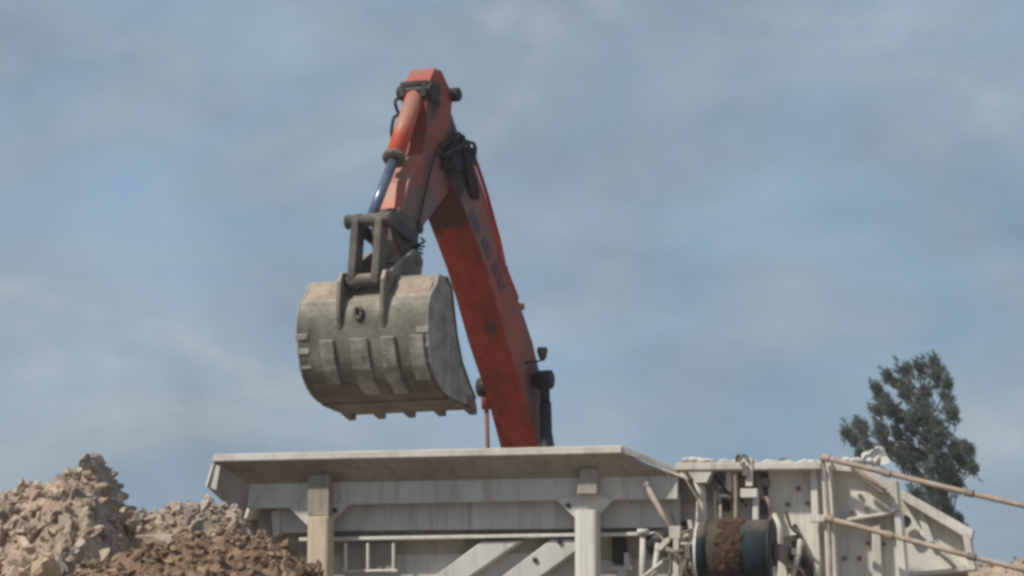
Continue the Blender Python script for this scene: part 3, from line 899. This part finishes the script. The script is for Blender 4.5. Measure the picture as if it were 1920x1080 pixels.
for s_ in (-1, 1):
    sp_ = MB()
    side = [(u + .012, z) for u, z in fb] + list(reversed(mouth))
    slab(sp_, side, s_ * HWB, s_ * (HWB + .035))
    sp_.build('side_plate', M['wear'], bucket, .01)
    sp_ = strip_along(mouth, .035, s_ * (HWB - .02), s_ * (HWB + .05), -.02)
    sp_.build('side_cutter', M['teeth'], bucket)
    for i in (4, 5, 6):
        hs_ = MB()
        u, z = back[i + 1]
        slab(hs_, [(u + .022, z + .02), (u + .03, z + .095), (u - .2, z + .095), (u - .2, z + .02)], s_ * (HWB - .14), s_ * (HWB + .042))
        hs_.build('heel_shroud', M['wear'], bucket, .008)
def seg_strip(i0, i1, w0, w1, th):
    mb = MB()
    for i in range(i0, i1):
        a, b = Vector(back[i]), Vector(back[i + 1])
        na = (Vector(back[i]) - Vector(inner[i])).normalized() * th; nb = (Vector(back[i + 1]) - Vector(inner[i + 1])).normalized() * th
        slab(mb, [tuple(a), tuple(b), tuple(b + nb), tuple(a + na)], w0, w1)
    return mb
for wc, hw, i0, i1 in ((-.50, .10, 5, 8), (-.04, .125, 5, 9), (.37, .10, 5, 9), (.77, .10, 5, 8)):
    seg_strip(i0, i1, wc - hw, wc + hw, .042).build('wear_plate', M['wear'], bucket, .008)
seg_strip(8, 10, -HWB + .04, HWB - .04, .015).build('low_shade_strip', M['teeth'], bucket, .005)  # dark strip added to paint shade along the bottom of the bucket
seg_strip(10, 12, -HWB, HWB, .03).build('cutting_edge', M['teeth'], bucket)
# dirt caked on the top plate
for sgn, w0, w1 in ((-1, -.88, -.36), (1, .36, .88)):
    dt = MB()
    nx_, ny_ = 14, 6
    vs = []
    for j in range(ny_):
        for i in range(nx_):
            f = j / (ny_ - 1)
            u = 2.05 + .215 * f; z = -1.85 - .265 * f
            h = .012 + .03 * noise.noise((i * .5 + sgn * 9, j * .7, 3))
            edge = 0 if (i in (0, nx_ - 1) or j in (0, ny_ - 1)) else 1
            h = h * edge + (-.02) * (1 - edge) + .006
            vs.append(ev(w0 + (w1 - w0) * i / (nx_ - 1), u + h * .8, z + h * .5))
    dt.add(vs, [(j * nx_ + i, j * nx_ + i + 1, (j + 1) * nx_ + i + 1, (j + 1) * nx_ + i) for j in range(ny_ - 1) for i in range(nx_ - 1)])
    dt.build('caked_dirt', M['dirt'], bucket, smooth=True)
# ears
ear = [(pB[0] + .09, pB[1] + .10), (pB[0] + .15, pB[1] - .02), (2.40, -2.10), (2.40, -2.36), (2.345, -2.50), (2.30, -2.48), (2.25, -2.12), (2.08, -1.98), (1.80, -1.80),
       (1.36, -1.72), (1.30, -1.52), (1.40, -1.40), (1.56, -1.40), (1.85, -1.56), (pB[0] - .06, pB[1] + .12)]
for s_ in (-1, 1):
    e_ = MB()
    slab(e_, ear, s_ * .31 - .03, s_ * .31 + .03)
    e_.build('ear', M['steel'], bucket, .01)
e_ = MB(); e_.tube([ev(-.36, 1.46, -1.53), ev(.36, 1.46, -1.53)], .075, 16)
e_.build('pin', M['greasy'], bucket, smooth=True)
e_ = MB()
slab(e_, [(2.12, -1.98), (2.26, -2.10), (2.2, -2.13), (2.06, -2.02)], -.28, .28)
e_.build('torque_tube', M['greasy'], bucket)
e_ = MB()
pc = Vector((2.335, -2.33)); ring_pts = []
for k in range(17):
    t_ = 2 * math.pi * k / 16
    ring_pts.append(ev(-.04 + .045 * math.cos(t_), 2.36 - .0 * math.sin(t_), -2.30 + .075 * math.sin(t_)))
e_.tube(ring_pts, .026, 8)
e_.tube([ev(-.04, 2.30, -2.30), ev(-.04, 2.345, -2.30)], .05, 12)
e_.build('lifting_eye', M['greasy'], bucket, smooth=True)
for k in range(5):
    wc = -HWB + .03 + (2 * HWB - .06) * k / 4
    th = MB()
    q0 = [(-.075, 1.22, -3.34), (.075, 1.22, -3.34), (.075, 1.22, -3.46), (-.075, 1.22, -3.46)]
    q1 = [(-.07, 1.0, -3.36), (.07, 1.0, -3.36), (.07, 1.0, -3.54), (-.07, 1.0, -3.54)]
    q2 = [(-.055, .90, -3.50), (.055, .90, -3.50), (.055, .90, -3.58), (-.055, .90, -3.58)]
    def pl(q): return [ev(wc + a, b + .03, c + .075) for a, b, c in q]
    th.add(pl(q0) + pl(q1) + pl(q2), [(0, 1, 2, 3), (0, 1, 5, 4), (1, 2, 6, 5), (2, 3, 7, 6), (3, 0, 4, 7), (4, 5, 9, 8), (5, 6, 10, 9), (6, 7, 11, 10), (7, 4, 8, 11), (8, 9, 10, 11)])
    th.build('tooth', M['teeth'], bucket, .01)

# upper body, cab and tracks, low behind the hopper
hb = MB()
hb.box((0, .7, 1.75), (2.7, 3.6, 1.0))
hb.box((0, 2.15, 2.1), (2.7, .75, 1.2))
hb.build('engine_housing', M['orange'], exc, .08)
cb = MB()
pr = [(-1.9, 1.2), (-1.95, 2.1), (-1.6, 2.85), (-.2, 2.9), (-.1, 1.2)]
cb.prism([(-1.35, y, z) for y, z in pr], [(-.45, y, z) for y, z in pr])
cab = cb.build('cab', M['orange'], exc, .05)
gl = MB()
pr = [(-1.75, 1.7), (-1.78, 2.1), (-1.5, 2.7), (-.35, 2.72), (-.3, 1.7)]
gl.prism([(-1.356, y, z) for y, z in pr], [(-1.352, y, z) for y, z in pr])
gl.build('window', M['glass'], cab)
for s_ in (-1, 1):
    tr = MB()
    pr = [(-2.1, .05), (-2.35, .4), (-2.1, .8), (-1.7, .9), (1.7, .9), (2.1, .8), (2.35, .4), (2.1, .05)]
    tr.prism([(s_ * 1.2 - .3, y, z) for y, z in pr], [(s_ * 1.2 + .3, y, z) for y, z in pr])
    tr.build('track', M['dark'], exc, .04)
tb = MB(); tb.box((0, 0, .75), (2.0, 2.2, .4)); tb.tube([(0, 0, .9), (0, 0, 1.3)], .7, 24)
tb.build('undercarriage', M['dark'], exc)
# ramp the excavator stands on
rp = MB()
n_ = 28
vs = []
for j in range(n_):
    for i in range(n_):
        x = EB.x + (i / (n_ - 1) - .5) * 14; y = EB.y + .6 + (j / (n_ - 1) - .5) * 11
        d = max(abs(x - EB.x) - 3.0, abs(y - EB.y - .6) - 2.9, 0)
        z = max(ZG - .02 - d * .8, -.05) + (.12 * noise.noise((x * 1.3, y * 1.3, 0)) if d > .1 else 0)
        vs.append((x, y, z))
rp.add(vs, [(j * n_ + i, j * n_ + i + 1, (j + 1) * n_ + i + 1, (j + 1) * n_ + i) for j in range(n_ - 1) for i in range(n_ - 1)])
tag(rp.build('earth_ramp', M['earth'], smooth=True), 'low earth ramp under the excavator', None, None, 'structure')

# ------------------------------------------------------------------ heaps of rock and soil
def hulls(n, seed, k=13):
    rnd = random.Random(seed); out = []
    for _ in range(n):
        bm = bmesh.new()
        for _ in range(k):
            v = Vector((rnd.gauss(0, 1), rnd.gauss(0, 1), rnd.gauss(0, 1))).normalized() * rnd.uniform(.75, 1.1)
            bm.verts.new((v.x * 1.1, v.y * .9, v.z * .75))
        r = bmesh.ops.convex_hull(bm, input=bm.verts)
        for v in [v for v in bm.verts if not v.link_faces]: bm.verts.remove(v)
        bm.verts.index_update()
        out.append((np.array([v.co[:] for v in bm.verts]), [tuple(v.index for v in f.verts) for f in bm.faces]))
        bm.free()
    return out
HULLS = hulls(16, 5)
def crags(n, seed, sub):
    rnd = random.Random(seed); out = []
    for k in range(n):
        bm = bmesh.new()
        bmesh.ops.create_icosphere(bm, subdivisions=sub, radius=1)
        sc = Vector((rnd.uniform(.8, 1.8), rnd.uniform(.7, 1.1), rnd.uniform(.5, .95)))
        cuts = [(Vector((rnd.gauss(0, 1), rnd.gauss(0, 1), rnd.gauss(0, 1))).normalized(), rnd.uniform(.42, .8)) for _ in range(8)]
        for v in bm.verts:
            p = v.co.copy()
            r_ = 1 + .55 * noise.noise(p * 1.3 + Vector((k * 7.1, seed, 0))) + .28 * noise.noise(p * 3.3 + Vector((k * 3.1, seed, 5)))
            p *= r_
            p += Vector((noise.noise(p * 5 + Vector((k, 0, seed))), noise.noise(p * 5 + Vector((0, k, seed))), noise.noise(p * 5 + Vector((k, k, 0))))) * .16
            for nn, dd in cuts:
                e_ = p.dot(nn) - dd
                if e_ > 0: p -= nn * e_ * .96
            v.co = Vector((p.x * sc.x, p.y * sc.y, p.z * sc.z))
        bm.verts.index_update()
        out.append((np.array([v.co[:] for v in bm.verts]), [tuple(v.index for v in f.verts) for f in bm.faces]))
        bm.free()
    return out
CRAG = crags(14, 9, 3)
CRAGS = crags(14, 19, 2)
def rot(rnd):
    return np.array(Matrix.Rotation(rnd.uniform(0, 6.28), 3, Vector((rnd.gauss(0, 1), rnd.gauss(0, 1), rnd.gauss(0, 1)))))
def heap(name, rockname, crest, Y, x_lo, x_hi, slope, amp, m_earth, m_rock, n, smin, smax, seed, depth=4.0, tilt=0.0, drop=0.0):
    pts = sorted((at(x, y, Y).x, at(x, y, Y).z) for x, y in crest)
    xs = [p[0] for p in pts]; zs = [p[1] for p in pts]
    def H(x, y):
        z = float(np.interp(x, xs, zs)) - drop - slope * math.sqrt((y - Y - tilt * (x - xs[0])) ** 2 + .02)
        z += amp * (noise.fractal((x * .9 + seed, y * .9, seed), .9, 2.1, 6) * .7 + (.55 - abs(noise.noise((x * 3.1 + seed, y * 3.1, 2)))) * .9 - abs(noise.noise((x * 7, y * 7, seed))) * .5 - .32)
        return z
    st = .045
    nx = int((x_hi - x_lo) / st); ny = int(2 * depth / st)
    g = MB(); vs = []
    for j in range(ny):
        for i in range(nx):
            x = x_lo + i * st; y = Y - depth + j * st
            vs.append((x, y, max(H(x, y), -.1)))
    g.add(vs, [(j * nx + i, j * nx + i + 1, (j + 1) * nx + i + 1, (j + 1) * nx + i) for j in range(ny - 1) for i in range(nx - 1)])
    o = g.build(name, M[m_earth])
    rnd = random.Random(seed)
    V = []; FF = []; off = 0
    for _ in range(n):
        x = rnd.uniform(x_lo, x_hi); y = Y - depth + 2 * depth * rnd.random()
        if rnd.random() < .7: y = Y + rnd.uniform(-1.9, .5)
        z = H(x, y)
        if z < 0: continue
        s = smin + (smax - smin) * rnd.random() ** 5
        hv, hf = (CRAG if s > .075 else CRAGS)[rnd.randrange(14)]
        v = (hv * s) @ rot(rnd).T + np.array([x, y, z + s * .25])
        V.append(v); FF += [tuple(i + off for i in f) for f in hf]; off += len(v)
    me = bpy.data.meshes.new(rockname)
    me.from_pydata(np.concatenate(V).tolist(), [], FF)
    me.materials.append(M[m_rock])
    r = bpy.data.objects.new(rockname, me); C.objects.link(r)
    return o, r, H
crestL = [(-260, 1010), (-120, 960), (0, 915), (40, 908), (70, 892), (100, 886), (122, 862), (140, 838), (158, 826), (190, 828), (212, 858), (228, 898), (245, 922), (275, 934), (305, 932), (340, 932), (385, 914), (425, 936), (470, 976), (560, 1060)]
o, r, HL = heap('rubble_heap', 'loose_rock', crestL, 28.6, -8.4, -2.1, .78, .36, 'earth', 'rubble', 9000, .008, .105, 11, drop=.10)
tag(o, 'tall grey and tan rubble heap left of the hopper, rising to a peak', 'rubble heap', None, 'structure')
tag(r, 'loose angular rock covering the tall heap left of the hopper', 'loose rock', None, 'stuff')
crestF = [(-300, 1190), (0, 1130), (120, 1085), (215, 1048), (290, 1020), (335, 1004), (380, 992), (430, 989), (480, 997), (530, 1010), (575, 1036), (610, 1062), (650, 1092), (760, 1110), (900, 1160)]
o, r, HF = heap('soil_heap', 'soil_clods', crestF, 23.8, -6.3, -.9, .72, .28, 'soil', 'clod', 14000, .007, .062, 23, drop=-.01)
tag(o, 'brown soil heap in front of the left hopper post', 'soil heap', None, 'structure')
tag(r, 'crumbly brown clods covering the soil heap in front', 'clods', None, 'stuff')
crestR = [(1780, 1075), (1840, 1052), (1880, 1046), (1920, 1036), (2000, 1020), (2150, 1060), (2300, 1150)]
o, r, HR = heap('soil_heap', 'soil_clods', crestR, 46.0, 7.2, 12.2, .7, .10, 'earth', 'clod', 900, .012, .07, 41)
tag(o, 'distant brown soil heap at the right edge beyond the crusher', 'soil heap', None, 'structure')
tag(r, 'brown clods on the distant soil heap at the right edge', 'clods', None, 'stuff')

# single stones one can tell apart
def stone(px, py, Y, s, m, label, sc=(1, 1, 1), seed=1, name='boulder', drop=0.0):
    rnd = random.Random(seed)
    hv, hf = CRAG[seed % 14]
    v = (hv * s * np.array(sc)) @ rot(rnd).T
    me = bpy.data.meshes.new(name)
    me.from_pydata(v.tolist(), [], hf); me.materials.append(M[m])
    ob = bpy.data.objects.new(name, me); C.objects.link(ob)
    p = at(px, py, Y); ob.location = (p.x, p.y, p.z - drop)
    b = ob.modifiers.new("bevel", 'BEVEL'); b.width = s * .12; b.segments = 2; b.limit_method = 'ANGLE'
    return tag(ob, label, 'rock', 'single rocks one can tell apart')
stone(92, 1066, 25.6, .17, 'sandstone', 'yellowish rounded boulder at the foot of the tall rubble heap, bottom left', (1.2, 1, .8), 3)
stone(298, 1012, 26.2, .13, 'rubble', 'pale slanting slab of rock between the two left heaps', (1.6, 1, .5), 8)
stone(160, 862, 28.4, .085, 'rubble', 'brown rock crowning the peak of the tall rubble heap', (1, 1, 1.2), 5)
stone(150, 1028, 26.4, .14, 'rubble', 'light grey rock low on the front of the tall rubble heap', (1.3, 1, .8), 6)
V = []; FF = []; off = 0
rnd = random.Random(5)
pc_ = at(1636, 862, 29.6)
for k, (x, y, sz) in enumerate(((1650, 850, .085), (1632, 857, .10), (1614, 865, .065), (1654, 863, .10), (1640, 866, .12))):
    hv, hf = CRAG[k + 3]
    p = at(x, y, 29.6) - pc_
    V.append((hv * sz) @ rot(rnd).T + np.array(p)); FF += [tuple(i + off for i in f) for f in hf]; off += len(hv)
me = bpy.data.meshes.new('boulder')
me.from_pydata(np.concatenate(V).tolist(), [], FF); me.materials.append(M['pale'])
bo = bpy.data.objects.new('boulder', me); C.objects.link(bo); bo.location = pc_
tag(bo, 'ragged pale white rock lump resting on top of the discharge chute', 'rock', 'single rocks one can tell apart')
stone(1470, 863, 29.3, .055, 'mud', 'small dark stone lying on the crusher top rail', (1.4, 1, .8), 12, 'stone')
stone(1383, 862, 29.3, .05, 'mud', 'small brown stone beside the pipe bracket on the top rail', (1.2, 1, .9), 13, 'stone')

# ------------------------------------------------------------------ pine tree beyond the crusher
TY = 80.0
random.seed(17)
base = at(1775, 1000, TY)
pine = empty('pine_tree', (base.x, base.y, 0), 0, 'windblown dark green pine tree behind the right end of the crusher', 'tree')
def tl(px, py, dy=0.0):
    p = at(px, py, TY + dy)
    return Vector((p.x - base.x, p.y - base.y, p.z))
tk = MB()
tp = [Vector((.25, 0, -.05)), Vector((.15, 0, 3)), tl(1778, 985), tl(1770, 920), tl(1752, 850), tl(1738, 790), tl(1730, 740), tl(1738, 690)]
tk.tube(spline(tp, 4), [.13 * (1 - i / (4 * (len(tp) - 1))) + .02 for i in range(4 * (len(tp) - 1) + 1)], 10)
clumps = [(1754,675,10),(1757,700,15),(1776,712,11),(1700,687,13),(1666,700,9),(1726,684,12),(1691,712,14),(1700,735,13),(1644,723,9),(1660,744,12),(1644,761,9),
 (1672,763,14),(1691,775,15),(1735,731,13),(1732,756,15),(1779,744,11),(1786,768,12),(1716,778,15),(1741,778,16),(1760,791,14),(1612,790,11),(1590,806,10),(1620,803,10),
 (1602,819,10),(1628,829,8),(1614,845,7),(1653,797,12),(1656,816,13),(1666,834,13),(1685,807,14),(1710,797,14),(1735,807,16),(1760,816,16),(1704,832,14),(1729,848,17),
 (1760,841,18),(1792,832,15),(1817,835,9),(1801,857,16),(1826,870,10),(1779,867,18),(1691,856,13),(1716,876,15),(1748,879,18),(1776,892,17),(1741,904,16),(1767,917,16),
 (1796,904,11),(1722,922,13),(1754,938,14),(1778,950,12),(1797,968,9),(1736,955,11),(1762,972,11),(1784,985,9)]
cr = MB()
trunk_px = [(1778, 985), (1770, 920), (1752, 850), (1738, 790), (1730, 740), (1738, 690)]
mpx = TY / F
def needle(c, d, L_, wd):
    s = d.orthogonal().normalized()
    s = (s * math.cos(random.random() * 6.28) + d.cross(s) * math.sin(random.random() * 6.28)) * wd
    cr.add([c - s, c + s, c + d * L_ + s * .3, c + d * L_ - s * .3], [(0, 1, 2, 3)])
for (x, y, r_) in clumps:
    y += 9
    dy = random.uniform(-1.7, .9)
    c = tl(x, y, dy)
    # limb to the trunk, attached lower down
    tx, ty = min(trunk_px, key=lambda q: abs(q[1] - (y + 45)))
    a = tl(tx, ty); mid = a.lerp(c, .55) + Vector((0, 0, -.12))
    tk.tube(spline([a, mid, c], 4), [.035 - .003 * i for i in range(9)], 6)
    R3 = r_ * mpx * 1.26
    drift = Vector((-.35, 0, .75)).normalized()
    for t_ in range(int(17 + r_ * 3.0)):
        q = Vector((random.gauss(0, 1), random.gauss(0, 1), random.gauss(0, 1))).normalized() * R3 * min(abs(random.gauss(0, .62)), 1.15)
        q = c + q + drift * q.dot(drift) * .75
        ax_ = (drift + Vector((random.gauss(0, .6), random.gauss(0, .6), random.gauss(0, .5)))).normalized()
        for _ in range(22):
            d = (ax_ * .8 + Vector((random.gauss(0, .6), random.gauss(0, .6), random.gauss(0, .6)))).normalized()
            needle(q + ax_ * random.uniform(-.08, .10), d, random.uniform(.10, .20), .011)
tk.build('trunk', M['bark'], pine, smooth=True)
cr.build('crown', M['needles'], pine)

# ------------------------------------------------------------------ light dust haze in the air
hz = MB()
hz.box((0, 48, 5.2), (70, 110, 12.6))
hm = bpy.data.materials.new("dust_haze")
hm.use_nodes = True
ht = hm.node_tree; ht.nodes.clear()
ho = ht.nodes.new("ShaderNodeOutputMaterial"); pv = ht.nodes.new("ShaderNodeVolumePrincipled")
pv.inputs['Color'].default_value = (0.80, 0.83, 0.88, 1)
pv.inputs['Density'].default_value = 0.0007
ht.links.new(pv.outputs[0], ho.inputs['Volume'])
tag(hz.build('haze', hm), 'thin pale dust haze in the quarry air', None, None, 'stuff')
